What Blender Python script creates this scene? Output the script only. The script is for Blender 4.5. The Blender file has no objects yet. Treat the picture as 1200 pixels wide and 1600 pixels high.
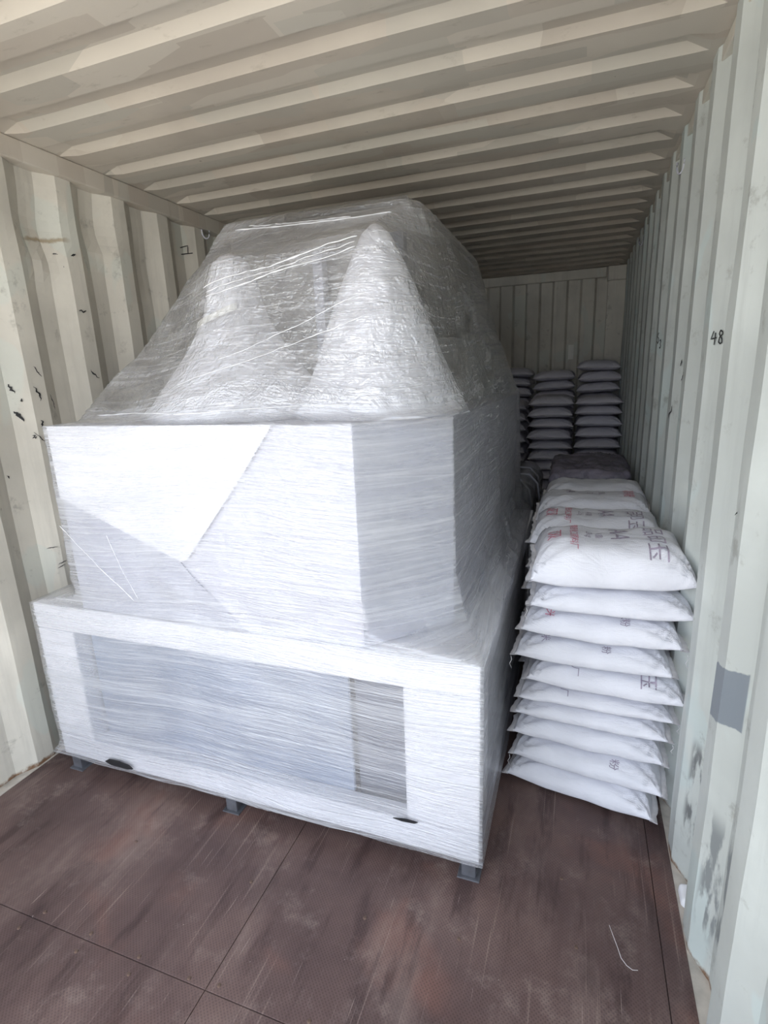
import bpy, bmesh, math, random
from mathutils import Vector, Matrix, noise as mnoise

S = bpy.context.scene
C = S.collection
PI = math.pi

# ------------------------------------------------------------------ camera
def make_camera():
    yaw, pitch, roll = -0.3535, 0.2498, -0.04
    cy, sy, cp, sp = math.cos(yaw), math.sin(yaw), math.cos(pitch), math.sin(pitch)
    fwd = Vector((sy * cp, cy * cp, -sp))
    right = Vector((cy, -sy, 0))
    up = right.cross(fwd)
    c, s = math.cos(roll), math.sin(roll)
    r2 = c * right + s * up
    u2 = -s * right + c * up
    m = Matrix((r2, u2, -fwd)).transposed().to_4x4()
    m.translation = Vector((0.8384, 0.0, 1.4912))
    cam = bpy.data.cameras.new('camera')
    cam.sensor_width = 36.0
    cam.lens = 831.48 / 1600 * 36.0
    cam.clip_start = 0.02
    o = bpy.data.objects.new('camera', cam)
    C.objects.link(o)
    o.matrix_world = m
    S.camera = o
make_camera()

# ------------------------------------------------------------------ world, sun, exposure
W = bpy.data.worlds.new('sky')
S.world = W
W.use_nodes = True
bg = W.node_tree.nodes['Background']
bg.inputs['Color'].default_value = (0.80, 0.88, 1.0, 1)
bg.inputs['Strength'].default_value = 1.0
sun = bpy.data.lights.new('sun', 'SUN')
sun.energy = 4.0
sun.angle = 0.02
sun.color = (1.0, 0.95, 0.88)
so = bpy.data.objects.new('sun', sun)
C.objects.link(so)
so.rotation_euler = (math.radians(-24), math.radians(28), 0)     # from behind the closed end: never shines in
pl = bpy.data.lights.new('door_portal', 'AREA')                   # sampling portal over the open doorway, emits nothing
pl.shape = 'RECTANGLE'
pl.size, pl.size_y = 2.5, 2.5
pl.cycles.is_portal = True
po = bpy.data.objects.new('door_portal', pl)
C.objects.link(po)
po.location = (0, -0.2, 1.2)
po.rotation_euler = (math.radians(90), 0, 0)
S.view_settings.view_transform = 'Standard'
S.view_settings.look = 'None'
S.view_settings.exposure = 1.87
S.view_settings.gamma = 1.0
S.view_settings.use_curve_mapping = False
S.cycles.use_denoising = True
S.cycles.max_bounces = 8
S.cycles.diffuse_bounces = 5
S.cycles.transparent_max_bounces = 16

# ------------------------------------------------------------------ helpers
def link(name, me, mat=None, parent=None):
    o = bpy.data.objects.new(name, me)
    C.objects.link(o)
    if mat is not None:
        me.materials.append(mat)
    if parent is not None:
        o.parent = parent
    return o

def bm_mesh(name, bm, smooth=False):
    me = bpy.data.meshes.new(name)
    bm.normal_update()
    bm.to_mesh(me)
    bm.free()
    if smooth:
        me.polygons.foreach_set('use_smooth', [True] * len(me.polygons))
    return me

def obj(name, bm, mat, parent=None, smooth=False):
    return link(name, bm_mesh(name, bm, smooth), mat, parent)

def tag(o, label=None, cat=None, group=None, kind=None):
    if label: o['label'] = label
    if cat: o['category'] = cat
    if group: o['group'] = group
    if kind: o['kind'] = kind
    return o

def struct(o):
    o['kind'] = 'structure'
    return o

def empty(name, loc, rz=0):
    o = bpy.data.objects.new(name, None)
    C.objects.link(o)
    o.location = loc
    o.rotation_euler = (0, 0, rz)
    o.empty_display_size = 0.05
    return o

def add_box(bm, x0, x1, y0, y1, z0, z1, bev=0.0):
    r = bmesh.ops.create_cube(bm, size=1)
    for v in r['verts']:
        v.co = Vector((x0 + (v.co.x + .5) * (x1 - x0), y0 + (v.co.y + .5) * (y1 - y0), z0 + (v.co.z + .5) * (z1 - z0)))
    if bev:
        es = list({e for v in r['verts'] for e in v.link_edges})
        bmesh.ops.bevel(bm, geom=es, offset=bev, segments=2, affect='EDGES', profile=.5)
    return bm

def box(x0, x1, y0, y1, z0, z1, bev=0.0):
    return add_box(bmesh.new(), x0, x1, y0, y1, z0, z1, bev)

def prism(pts, z0, z1, bev=0.0):
    bm = bmesh.new()
    f = bm.faces.new([bm.verts.new((x, y, z0)) for x, y in pts])
    r = bmesh.ops.extrude_face_region(bm, geom=[f])
    for g in r['geom']:
        if isinstance(g, bmesh.types.BMVert):
            g.co.z = z1
    bmesh.ops.recalc_face_normals(bm, faces=bm.faces[:])
    if bev:
        bmesh.ops.bevel(bm, geom=bm.edges[:], offset=bev, segments=2, affect='EDGES', profile=.5)
    return bm

def tube(pts, radius, seg=6, flat=1.0):
    bm = bmesh.new()
    rings = []
    P = [Vector(p) for p in pts]
    for i, p in enumerate(P):
        t = (P[min(i + 1, len(P) - 1)] - P[max(i - 1, 0)]).normalized()
        a = t.cross(Vector((0, 0, 1)))
        if a.length < 1e-3: a = t.cross(Vector((1, 0, 0)))
        a.normalize()
        b = a.cross(t)
        r = radius if not callable(radius) else radius(i / max(1, len(P) - 1))
        rings.append([bm.verts.new(p + a * (math.cos(k * 2 * PI / seg) * r * flat) + b * (math.sin(k * 2 * PI / seg) * r)) for k in range(seg)])
    for r0, r1 in zip(rings, rings[1:]):
        for k in range(seg):
            bm.faces.new((r0[k], r0[(k + 1) % seg], r1[(k + 1) % seg], r1[k]))
    bm.faces.new(rings[0][::-1]); bm.faces.new(rings[-1])
    return bm

def interp(tab, z):
    if z <= tab[0][0]: return tab[0][1]
    for (a, va), (b, vb) in zip(tab, tab[1:]):
        if z <= b:
            t = (z - a) / (b - a)
            return va + (vb - va) * t
    return tab[-1][1]

def nz(x, y, z):
    return mnoise.noise(Vector((x, y, z)))

# ------------------------------------------------------------------ materials
class N:
    def __init__(s, name):
        s.m = bpy.data.materials.new(name)
        s.m.use_nodes = True
        s.t = s.m.node_tree
        s.t.nodes.clear()
        s.out = s.n('ShaderNodeOutputMaterial')
    def n(s, typ, **kw):
        nd = s.t.nodes.new(typ)
        for k, v in kw.items():
            setattr(nd, k, v)
        return nd
    def l(s, a, b):
        s.t.links.new(a, b)
    def coord(s, kind='Object', scale=(1, 1, 1), rot=(0, 0, 0)):
        tc = s.n('ShaderNodeTexCoord')
        mp = s.n('ShaderNodeMapping')
        mp.inputs['Scale'].default_value = scale
        mp.inputs['Rotation'].default_value = rot
        s.l(tc.outputs[kind], mp.inputs['Vector'])
        return mp.outputs['Vector']
    def noise(s, vec, scale, detail=4, rough=.55, dist=0.0):
        nd = s.n('ShaderNodeTexNoise')
        nd.inputs['Scale'].default_value = scale
        nd.inputs['Detail'].default_value = detail
        nd.inputs['Roughness'].default_value = rough
        nd.inputs['Distortion'].default_value = dist
        s.l(vec, nd.inputs['Vector'])
        return nd.outputs['Fac']
    def ramp(s, fac, stops):
        nd = s.n('ShaderNodeValToRGB')
        e = nd.color_ramp.elements
        while len(e) < len(stops): e.new(0.5)
        for i, (p, c) in enumerate(stops):
            e[i].position = p
            e[i].color = c if len(c) == 4 else (*c, 1)
        s.l(fac, nd.inputs['Fac'])
        return nd.outputs['Color']
    def mask(s, fac, a, b):
        nd = s.n('ShaderNodeMapRange', interpolation_type='SMOOTHSTEP')
        nd.inputs['From Min'].default_value = a
        nd.inputs['From Max'].default_value = b
        s.l(fac, nd.inputs['Value'])
        return nd.outputs['Result']
    def mix(s, fac, a, b, mode='MIX'):
        nd = s.n('ShaderNodeMix', data_type='RGBA', blend_type=mode)
        for sock, v in ((nd.inputs[0], fac), (nd.inputs[6], a), (nd.inputs[7], b)):
            if isinstance(v, (int, float)): sock.default_value = v
            elif isinstance(v, tuple): sock.default_value = (*v, 1) if len(v) == 3 else v
            else: s.l(v, sock)
        return nd.outputs[2]
    def math(s, op, a, b=0.0):
        nd = s.n('ShaderNodeMath', operation=op)
        for sock, v in ((nd.inputs[0], a), (nd.inputs[1], b)):
            if isinstance(v, (int, float)): sock.default_value = v
            else: s.l(v, sock)
        return nd.outputs[0]
    def bump(s, h, strength=.3, dist=.01):
        nd = s.n('ShaderNodeBump')
        nd.inputs['Strength'].default_value = strength
        nd.inputs['Distance'].default_value = dist
        s.l(h, nd.inputs['Height'])
        return nd.outputs['Normal']
    def principled(s, col, rough=.5, normal=None, metal=0.0, spec=.5, connect=True, **kw):
        nd = s.n('ShaderNodeBsdfPrincipled')
        for sock, v in ((nd.inputs['Base Color'], col), (nd.inputs['Roughness'], rough), (nd.inputs['Metallic'], metal), (nd.inputs['Specular IOR Level'], spec)):
            if isinstance(v, (int, float)): sock.default_value = v
            elif isinstance(v, tuple): sock.default_value = (*v, 1)
            else: s.l(v, sock)
        if normal is not None: s.l(normal, nd.inputs['Normal'])
        if connect: s.l(nd.outputs[0], s.out.inputs['Surface'])
        return nd.outputs[0]

def simple(name, col, rough=.5, var=.12, scale=8, metal=0.0, spec=.5, bump=.1):
    n = N(name)
    v = n.coord()
    f = n.noise(v, scale)
    dark = tuple(c * (1 - var) for c in col)
    lite = tuple(min(1, c * (1 + var)) for c in col)
    c = n.mix(n.mask(f, .3, .7), dark, lite)
    n.principled(c, rough, n.bump(n.noise(v, scale * 8), bump, .004), metal, spec)
    return n.m

def wall_material(name, base, warm=0.0, patch=False):
    n = N(name)
    v = n.coord()
    f1 = n.noise(v, 2.3, 5)
    streak = n.noise(n.coord(scale=(14, 14, 1.1)), 1.0, 5, .6)
    c = n.mix(n.mask(f1, .35, .7), tuple(x * .86 for x in base), tuple(min(1, x * 1.07) for x in base))
    c = n.mix(n.math('MULTIPLY', n.mask(streak, .50, .72), .45), c, tuple(x * .68 for x in base))
    # repaint touches with soft outlines
    rp = n.noise(n.coord(scale=(3, 3, 1.6)), 1.7, 2, .4, .6)
    c = n.mix(n.math('MULTIPLY', n.mask(rp, .60, .64), .5), c, (base[0] * .92, base[1] * 1.02, base[2] * 1.05))
    # dirt and fine black flecks
    d = n.noise(v, 9, 6, .7)
    c = n.mix(n.math('MULTIPLY', n.mask(d, .58, .72), .42), c, (.16, .15, .12))
    fl = n.noise(n.coord(scale=(40, 40, 14)), 1.0, 3, .6)
    c = n.mix(n.math('MULTIPLY', n.mask(fl, .77, .80), .8), c, (.03, .03, .03))
    sep = n.n('ShaderNodeSeparateXYZ')
    n.l(n.coord(), sep.inputs[0])
    # rust creeping up from the bottom weld
    rn = n.noise(v, 14, 5, .7)
    rust = n.math('SUBTRACT', n.math('ADD', n.mask(sep.outputs['Z'], .07, -.01), n.math('MULTIPLY', rn, 1.1)), 1.30)
    c = n.mix(n.mask(rust, .0, .28), c, (.20, .11, .06))
    cw = n.math('MULTIPLY', n.noise(v, 25, 4), .035)
    cz = n.math('ADD', n.math('SUBTRACT', sep.outputs['Z'], n.math('MULTIPLY', sep.outputs['Y'], .13)), cw)
    if not patch:
        cm = n.math('MULTIPLY', n.math('MULTIPLY', n.mask(cz, 1.852, 1.862), n.mask(cz, 1.878, 1.866)), n.math('MULTIPLY', n.mask(sep.outputs['Y'], 1.64, 1.70), n.mask(sep.outputs['Y'], 1.86, 1.80)))
        c = n.mix(n.math('MULTIPLY', cm, .7), c, (.30, .21, .10))
    if patch:
        # bare grey repair patch and a long scraped streak, fixed on the wall
        def band(sock, a, b, e=.004):
            return n.math('MULTIPLY', n.mask(sock, a, a + e), n.mask(sock, b + e, b))
        yy = sep.outputs['Y']
        wob = n.math('MULTIPLY', n.noise(v, 30, 3), .02)
        zz = n.math('ADD', n.math('ADD', sep.outputs['Z'], n.math('MULTIPLY', yy, .35)), wob)
        pm = n.math('MULTIPLY', band(yy, 1.198, 1.345), band(zz, 1.135, 1.275))
        c = n.mix(pm, c, (.235, .265, .295))
        sm = n.math('MULTIPLY', band(yy, 1.42, 1.50, .02), band(sep.outputs['Z'], .10, .42, .06))
        sm = n.math('MULTIPLY', sm, n.mask(n.noise(n.coord(scale=(20, 20, 5)), 1.2, 5), .42, .52))
        c = n.mix(sm, c, (.20, .21, .21))
        sm2 = n.math('MULTIPLY', band(yy, 1.14, 1.24, .02), band(sep.outputs['Z'], .08, .40, .08))
        sm2 = n.math('MULTIPLY', sm2, n.mask(n.noise(n.coord(scale=(16, 16, 4)), 1.7, 5), .45, .56))
        c = n.mix(sm2, c, (.27, .29, .29))
    nb = n.bump(n.noise(v, 45, 4, .6), .12, .003)
    n.principled(c, .5, nb, 0, .4)
    return n.m

def ceiling_material():
    n = N('ceiling_paint')
    v = n.coord()
    base = (.50, .475, .43)
    f1 = n.noise(v, 1.6, 4)
    c = n.mix(n.mask(f1, .35, .7), (.52, .465, .40), (.64, .58, .50))
    # touched-up rectangles of a slightly different paint
    vo = n.n('ShaderNodeTexVoronoi', distance='CHEBYCHEV')
    vo.inputs['Scale'].default_value = 1.0
    vo.inputs['Randomness'].default_value = .9
    n.l(n.coord(scale=(2.6, 8.9, 1)), vo.inputs['Vector'])
    sp = n.n('ShaderNodeSeparateColor')
    n.l(vo.outputs['Color'], sp.inputs[0])
    c = n.mix(n.math('MULTIPLY', n.mask(sp.outputs[0], .62, .66), .55), c, (.70, .65, .57))
    c = n.mix(n.math('MULTIPLY', n.mask(sp.outputs[1], .74, .78), .45), c, (.50, .485, .43))
    d = n.noise(n.coord(scale=(4, 11, 1)), 2.2, 6, .7)
    c = n.mix(n.math('MULTIPLY', n.mask(d, .58, .75), .35), c, (.2, .17, .12))
    fl = n.noise(n.coord(scale=(22, 34, 22)), 1.0, 3, .6)
    c = n.mix(n.math('MULTIPLY', n.mask(fl, .76, .79), .8), c, (.05, .035, .03))
    n.principled(c, .5, n.bump(n.noise(v, 40, 4), .1, .003), 0, .4)
    return n.m

def floor_material():
    n = N('phenolic_plywood')
    v = n.coord('Object')
    oi = n.n('ShaderNodeObjectInfo')
    big = n.noise(v, 2.0, 5, .6)
    c = n.ramp(big, [(.3, (.070, .043, .042)), (.5, (.122, .078, .072)), (.7, (.180, .118, .104))])
    red = n.noise(v, 3.1, 3, .5, .5)
    c = n.mix(n.math('MULTIPLY', n.mask(red, .55, .72), .45), c, (.23, .105, .078))
    dark = n.noise(n.coord(scale=(9, 1.6, 1)), 1.6, 5, .65)
    c = n.mix(n.math('MULTIPLY', n.mask(dark, .50, .66), .6), c, (.040, .022, .023))
    scr = n.noise(n.coord(scale=(70, 1.6, 1), rot=(0, 0, .03)), 1.0, 3, .6)
    c = n.mix(n.math('MULTIPLY', n.mask(scr, .60, .72), .42), c, (.34, .255, .225))
    scr2 = n.noise(n.coord(scale=(160, 4, 1), rot=(0, 0, -.05)), 1.0, 2, .6)
    c = n.mix(n.math('MULTIPLY', n.mask(scr2, .70, .76), .5), c, (.45, .36, .32))
    dust = n.noise(v, 5.5, 6, .75)
    c = n.mix(n.math('MULTIPLY', n.mask(dust, .52, .72), .42), c, (.33, .255, .23))
    sp = n.noise(v, 75, 2, .5)
    c = n.mix(n.math('MULTIPLY', n.mask(sp, .77, .80), .7), c, (.5, .45, .42))
    # wire-mesh imprint of the coated plywood
    ch = n.n('ShaderNodeTexWave', wave_type='BANDS', bands_direction='DIAGONAL')
    ch.inputs['Scale'].default_value = 60
    n.l(n.coord(scale=(1, 1, 0)), ch.inputs['Vector'])
    ch2 = n.n('ShaderNodeTexWave', wave_type='BANDS', bands_direction='DIAGONAL')
    ch2.inputs['Scale'].default_value = 60
    n.l(n.coord(scale=(-1, 1, 0)), ch2.inputs['Vector'])
    mesh = n.math('MULTIPLY', ch.outputs['Fac'], ch2.outputs['Fac'])
    h = n.math('ADD', n.math('MULTIPLY', mesh, .5), n.noise(v, 30, 5))
    c = n.mix(n.math('MULTIPLY', mesh, .34), c, (.02, .012, .012))
    grime = n.noise(n.coord(scale=(3.5, 1.2, 1)), 1.3, 6, .7)
    c = n.mix(n.math('MULTIPLY', n.mask(grime, .48, .70), .35), c, (.30, .225, .20))
    rough = n.math('ADD', n.math('MULTIPLY', big, .3), .36)
    n.principled(c, rough, n.bump(h, .25, .004), 0, .35)
    return n.m

def film_material():
    n = N('stretch_film')
    tc = n.n('ShaderNodeTexCoord')
    sx = n.n('ShaderNodeSeparateXYZ')
    n.l(tc.outputs['UV'], sx.inputs[0])
    U, V = sx.outputs[0], sx.outputs[1]
    cb0 = n.n('ShaderNodeCombineXYZ')
    n.l(n.math('MULTIPLY', U, .8), cb0.inputs[0])
    n.l(n.math('MULTIPLY', V, 1.1), cb0.inputs[1])
    wand = n.noise(cb0.outputs[0], 1.0, 1, .5)
    def uv(su, sv, wander, wscale, tilt=0.0):
        cb = n.n('ShaderNodeCombineXYZ')
        v2 = n.math('ADD', n.math('ADD', V, n.math('MULTIPLY', wand, wander)), n.math('MULTIPLY', U, tilt))
        n.l(n.math('MULTIPLY', U, su), cb.inputs[0])
        n.l(n.math('MULTIPLY', v2, sv), cb.inputs[1])
        return cb.outputs[0]
    upper = n.mask(V, 1.36, 1.46)                     # slack film above the cabinet is crumpled, below it is drawn tight
    fine = n.noise(uv(1.3, 105, .16, .7, -.03), 1.0, 3, .62)
    fine2 = n.noise(uv(2.0, 170, .22, .6, .07), 1.0, 2, .6)
    broad = n.noise(uv(.9, 13, .22, .8, -.02), 1.0, 3, .6)
    patch = n.noise(uv(2.4, 3.0, .3, 1.0), 1.0, 2, .55)
    crink = n.noise(uv(11, 15, .5, 2.0), 1.0, 3, .6, 1.4)
    streak = n.mask(fine, .46, .68)
    streak2 = n.mask(fine2, .55, .72)
    veil = n.math('ADD', n.math('MULTIPLY', n.mask(broad, .32, .72), .26), n.math('MULTIPLY', n.mask(patch, .35, .7), .16))
    fac = n.math('ADD', veil, n.math('MULTIPLY', streak, .24))
    fac = n.math('ADD', fac, n.math('MULTIPLY', streak2, .14))
    fac = n.math('ADD', fac, n.math('SUBTRACT', .13, n.math('MULTIPLY', upper, .06)))
    fac = n.math('MINIMUM', fac, .82)
    cr2 = n.noise(uv(26, 30, .3, 3.0), 1.0, 2, .6, 2.2)
    loose = n.math('MULTIPLY', upper, n.math('ADD', n.math('MULTIPLY', crink, 1.6), n.math('MULTIPLY', cr2, .8)))
    h = n.math('ADD', n.math('MULTIPLY', fine, .55), n.math('ADD', n.math('MULTIPLY', crink, .45), n.math('MULTIPLY', fine2, .35)))
    h = n.math('ADD', h, loose)
    nrm = n.bump(h, .6, .016)
    df = n.n('ShaderNodeBsdfDiffuse')
    df.inputs['Color'].default_value = (.78, .79, .83, 1)
    n.l(nrm, df.inputs['Normal'])
    tr = n.n('ShaderNodeBsdfTranslucent')
    tr.inputs['Color'].default_value = (.80, .81, .84, 1)
    tp = n.n('ShaderNodeBsdfTransparent')
    tp.inputs['Color'].default_value = (.97, .97, .98, 1)
    gl = n.n('ShaderNodeBsdfGlossy')
    gl.inputs['Roughness'].default_value = .10
    gl.inputs['Color'].default_value = (1, 1, 1, 1)
    n.l(nrm, gl.inputs['Normal'])
    a = n.n('ShaderNodeMixShader'); a.inputs[0].default_value = .22
    n.l(df.outputs[0], a.inputs[1]); n.l(tr.outputs[0], a.inputs[2])
    b = n.n('ShaderNodeMixShader')
    n.l(fac, b.inputs[0]); n.l(tp.outputs[0], b.inputs[1]); n.l(a.outputs[0], b.inputs[2])
    fr = n.n('ShaderNodeFresnel'); fr.inputs['IOR'].default_value = 1.5
    n.l(nrm, fr.inputs['Normal'])
    g = n.n('ShaderNodeMixShader')
    n.l(n.math('MINIMUM', n.math('ADD', n.math('MULTIPLY', fr.outputs[0], 1.1), n.math('ADD', n.math('MULTIPLY', upper, .07), .04)), .6), g.inputs[0])
    n.l(b.outputs[0], g.inputs[1]); n.l(gl.outputs[0], g.inputs[2])
    n.l(g.outputs[0], n.out.inputs['Surface'])
    return n.m

def sack_material(name, base):
    n = N(name)
    v = n.coord()
    oi = n.n('ShaderNodeObjectInfo')
    f = n.noise(v, 6, 4)
    c = n.mix(n.mask(f, .3, .75), tuple(x * .90 for x in base), base)
    c = n.mix(n.math('MULTIPLY', oi.outputs['Random'], .18), c, (.70, .72, .78))
    wx = n.n('ShaderNodeTexWave', bands_direction='X'); wx.inputs['Scale'].default_value = 120
    wy = n.n('ShaderNodeTexWave', bands_direction='Y'); wy.inputs['Scale'].default_value = 120
    n.l(v, wx.inputs['Vector']); n.l(v, wy.inputs['Vector'])
    wv = n.math('MULTIPLY', wx.outputs['Fac'], wy.outputs['Fac'])
    cr = n.noise(n.coord(scale=(5, 12, 5)), 2.2, 4, .6, .8)
    h = n.math('ADD', n.math('MULTIPLY', wv, .06), cr)
    n.principled(c, .42, n.bump(h, .35, .02), 0, .4)
    return n.m

M = {}
M['wall_r'] = wall_material('wall_paint_repaired', (.63, .665, .635), patch=True)
M['wall_l'] = wall_material('wall_paint', (.70, .665, .585))
M['ceiling'] = ceiling_material()
M['floor'] = floor_material()
M['film'] = film_material()
M['sack'] = sack_material('woven_sack', (.86, .86, .92))
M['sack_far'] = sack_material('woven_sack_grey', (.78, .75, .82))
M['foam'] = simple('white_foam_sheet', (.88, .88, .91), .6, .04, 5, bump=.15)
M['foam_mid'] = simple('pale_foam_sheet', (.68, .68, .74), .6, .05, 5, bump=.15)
M['foam2'] = simple('grey_and_shaded_foam', (.56, .57, .64), .6, .06, 5, bump=.15)  # grey foam; also paints the shade on two upper cabinet sheets
M['panel'] = simple('blue_grey_panel', (.38, .43, .53), .45, .08, 4)
M['panel_dark'] = simple('dark_grey_panel', (.24, .25, .29), .4, .1, 6)
M['housing'] = simple('warm_grey_housing', (.40, .385, .36), .5, .12, 5)
M['steel_dark'] = simple('dark_steel', (.15, .155, .175), .4, .2, 20, metal=.4)
M['black'] = simple('black_slot_shade', (.012, .012, .014), .7, .2, 20)  # painted darkness of the fork slots
M['ink'] = simple('black_marker', (.018, .018, .02), .6, .2, 60)
M['print_grey'] = simple('purple_grey_print', (.36, .31, .39), .6, .2, 60)
M['print_red'] = simple('red_print', (.62, .20, .28), .6, .2, 60)
M['paper'] = simple('white_paper', (.93, .92, .86), .7, .03, 20)
M['beige'] = simple('beige_primer_steel', (.50, .46, .41), .6, .25, 12)
M['rust'] = simple('rusty_bolt', (.12, .075, .055), .6, .4, 60)
M['dark_bundle'] = simple('dark_plastic_bundle', (.22, .20, .25), .38, .3, 10, bump=.5)
M['dark_crate'] = simple('dark_wrapped_goods', (.045, .045, .055), .35, .3, 6, bump=.3)
M['ground'] = simple('concrete_yard', (.50, .47, .42), .9, .15, 2)
M['film_rope'] = simple('bunched_film', (.80, .80, .82), .25, .05, 20)
M['subfloor'] = simple('dusty_joint', (.10, .075, .065), .9, .5, 30)
M['thread'] = simple('sack_thread', (.80, .78, .80), .7, .05, 60)

# ------------------------------------------------------------------ container shell
Y0, Y1 = -0.16, 5.76
XI, XO, H = 1.175, 1.211, 2.39

def corr_profile(c0, pitch, y0, y1):
    """(y, depth 0 = inner flat, 1 = outer flat) break points of the trapezoid corrugation."""
    out = []
    k0 = int((y0 - c0) / pitch) - 2
    k1 = int((y1 - c0) / pitch) + 2
    s = pitch / .278
    for k in range(k0, k1):
        c = c0 + k * pitch
        for dy, d in ((-.035, 0), (.035, 0), (.103, 1), (.175, 1)):
            out.append((c + dy * s, d))
    def val(y):
        for (a, da), (b, db) in zip(out, out[1:]):
            if a <= y <= b:
                return da + (db - da) * (y - a) / (b - a)
        return 1
    ys = [y0] + [y for y, d in out if y0 + .005 < y < y1 - .005] + [y1]
    return [(y, val(y)) for y in ys], val

def corrugated_wall(name, side, c0, pitch, mat, dents=()):
    prof, val = corr_profile(c0, pitch, Y0, Y1)
    fine = []
    for (a, da), (b, db) in zip(prof, prof[1:]):
        fine.append((a, da)); fine.append(((a + b) / 2, (da + db) / 2))
    fine.append(prof[-1])
    bm = bmesh.new()
    nzs = 60
    zs = [-.02 + (H + .02) * i / nzs for i in range(nzs + 1)]
    grid = []
    for y, d in fine:
        col = []
        for z in zs:
            x = XI + (XO - XI) * d
            w = .004 * nz(y * 3.1, z * 2.2, side * 7.7) + .002 * nz(y * 9, z * 5, side)
            w *= min(1, max(0, (z) / .15)) * min(1, max(0, (2.32 - z) / .2))
            for (dy, dz, ry, rz, amp) in dents:
                q = ((y - dy) / ry) ** 2 + ((z - dz) / rz) ** 2
                w += amp * math.exp(-q)
            col.append(bm.verts.new((side * (x + w), y, z)))
        grid.append(col)
    for a, b in zip(grid, grid[1:]):
        for j in range(nzs):
            q = (a[j], b[j], b[j + 1], a[j + 1])
            bm.faces.new(q if side < 0 else q[::-1])
    o = obj(name, bm, mat)
    return struct(o)

wall_right = corrugated_wall('wall_right', 1, 1.573, .278, M['wall_r'],
    dents=((1.93, 1.02, .06, .12, .010), (2.25, 1.25, .05, .08, -.008), (1.36, 1.16, .04, .04, .010)))
wall_left = corrugated_wall('wall_left', -1, 1.850, .2815, M['wall_l'],
    dents=((1.72, 2.12, .10, .10, .028), (1.70, 1.98, .05, .06, -.018), (2.00, 2.18, .08, .10, .022), (2.03, 2.06, .05, .05, -.014), (2.28, 2.05, .06, .12, .014)))
tag(wall_right, 'pale green-grey corrugated steel side wall with marker numbers')
tag(wall_left, 'pale grey corrugated steel side wall with black scuffs')

# back wall
def back_wall():
    bm = bmesh.new()
    pts = []
    x = -1.21
    c = 0.869 - .252 * 9
    brk = []
    for k in range(20):
        cc = c + k * .252
        for dx, d in ((-.055, 0), (.055, 0), (.075, 1), (.177, 1)):
            brk.append((cc + dx, d))
    brk = [(a, d) for a, d in brk if -1.05 < a < 1.03]
    brk = [(-1.215, 1)] + brk + [(1.03, brk[-1][1]), (1.215, 1)]
    zs = [-.02 + .121 * i for i in range(21)]
    g = [[bm.verts.new((a, Y1 - .04 + .036 * d + .003 * nz(a * 3, z * 2, 5), z)) for z in zs] for a, d in brk]
    for a, b in zip(g, g[1:]):
        for j in range(20):
            bm.faces.new((a[j], b[j], b[j + 1], a[j + 1])[::-1])
    return struct(obj('wall_back', bm, M['wall_l']))
wall_back = back_wall()
tag(wall_back, 'corrugated steel end wall in shadow')

# ceiling with pressed ribs across, rib ends stop short of the side rails
def make_ceiling():
    bm = bmesh.new()
    p = .2245
    prof = []
    k = -10
    y = 1.855 + k * p
    while y < Y1 + .3:
        for dy, d in ((-.100, 0), (-.072, 1), (-.014, 1), (.014, 0)):
            prof.append((y + dy, d))
        y += p
    prof = [(a, d) for a, d in prof if Y0 < a < Y1]
    prof = [(Y0, 0)] + prof + [(Y1, 0)]
    xs = [-1.22, -1.165, -1.085] + [-1.085 + 2.17 * i / 12 for i in range(1, 12)] + [1.085, 1.15, 1.22]
    g = []
    for a, d in prof:
        row = []
        for x in xs:
            e = 0 if abs(x) > 1.12 else 1
            if abs(x) > 1.15: e = 0
            sag = .006 * nz(x * 1.3, a * 1.1, 3.3)
            row.append(bm.verts.new((x, a, H + d * e * .024 + (sag if abs(x) < 1.1 else 0))))
        g.append(row)
    for a, b in zip(g, g[1:]):
        for j in range(len(xs) - 1):
            bm.faces.new((a[j], b[j], b[j + 1], a[j + 1]))
    return struct(obj('ceiling', bm, M['ceiling']))
ceiling = make_ceiling()
tag(ceiling, 'ribbed steel roof of the container, repainted in patches')
# light-tight outer skin just above the roof sheet (the roof's other face)
roof_skin = struct(obj('ceiling', box(-1.25, 1.25, Y0, Y1 + .05, H + .04, H + .05), M['ceiling']))

# rails and corner posts
def trim(name, bm, mat, label):
    o = struct(obj(name, bm, mat)); o['label'] = label; return o
trim('trim_1', box(-1.225, -1.155, Y0, Y1, 2.315, 2.3895, .006), M['ceiling'], 'square top rail above the scuffed wall')
trim('trim_2', box(1.183, 1.225, Y0, Y1, 2.345, 2.3895, .004), M['wall_l'], 'flat top rail above the numbered wall')
trim('trim_3', box(-1.225, -1.168, Y0, Y1, -.05, -.002, .002), M['beige'], 'beige base flange under the scuffed wall')
trim('trim_4', box(1.168, 1.225, Y0, Y1, -.05, -.002, .002), M['beige'], 'beige base flange under the numbered wall')
trim('trim_5', box(-1.2, 1.02, Y1 - .075, Y1 - .03, 2.30, 2.385, .006), M['wall_l'], 'header beam over the end wall')
trim('trim_6', box(1.035, 1.20, Y1 - .085, Y1 - .02, -.0, 2.385, .006), M['wall_l'], 'corner post beside the end wall')
trim('trim_7', box(1.03, 1.21, Y1 - .11, Y1 - .02, 2.26, 2.385, .006), M['wall_l'], 'corner casting block at the top of the end wall')

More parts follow.
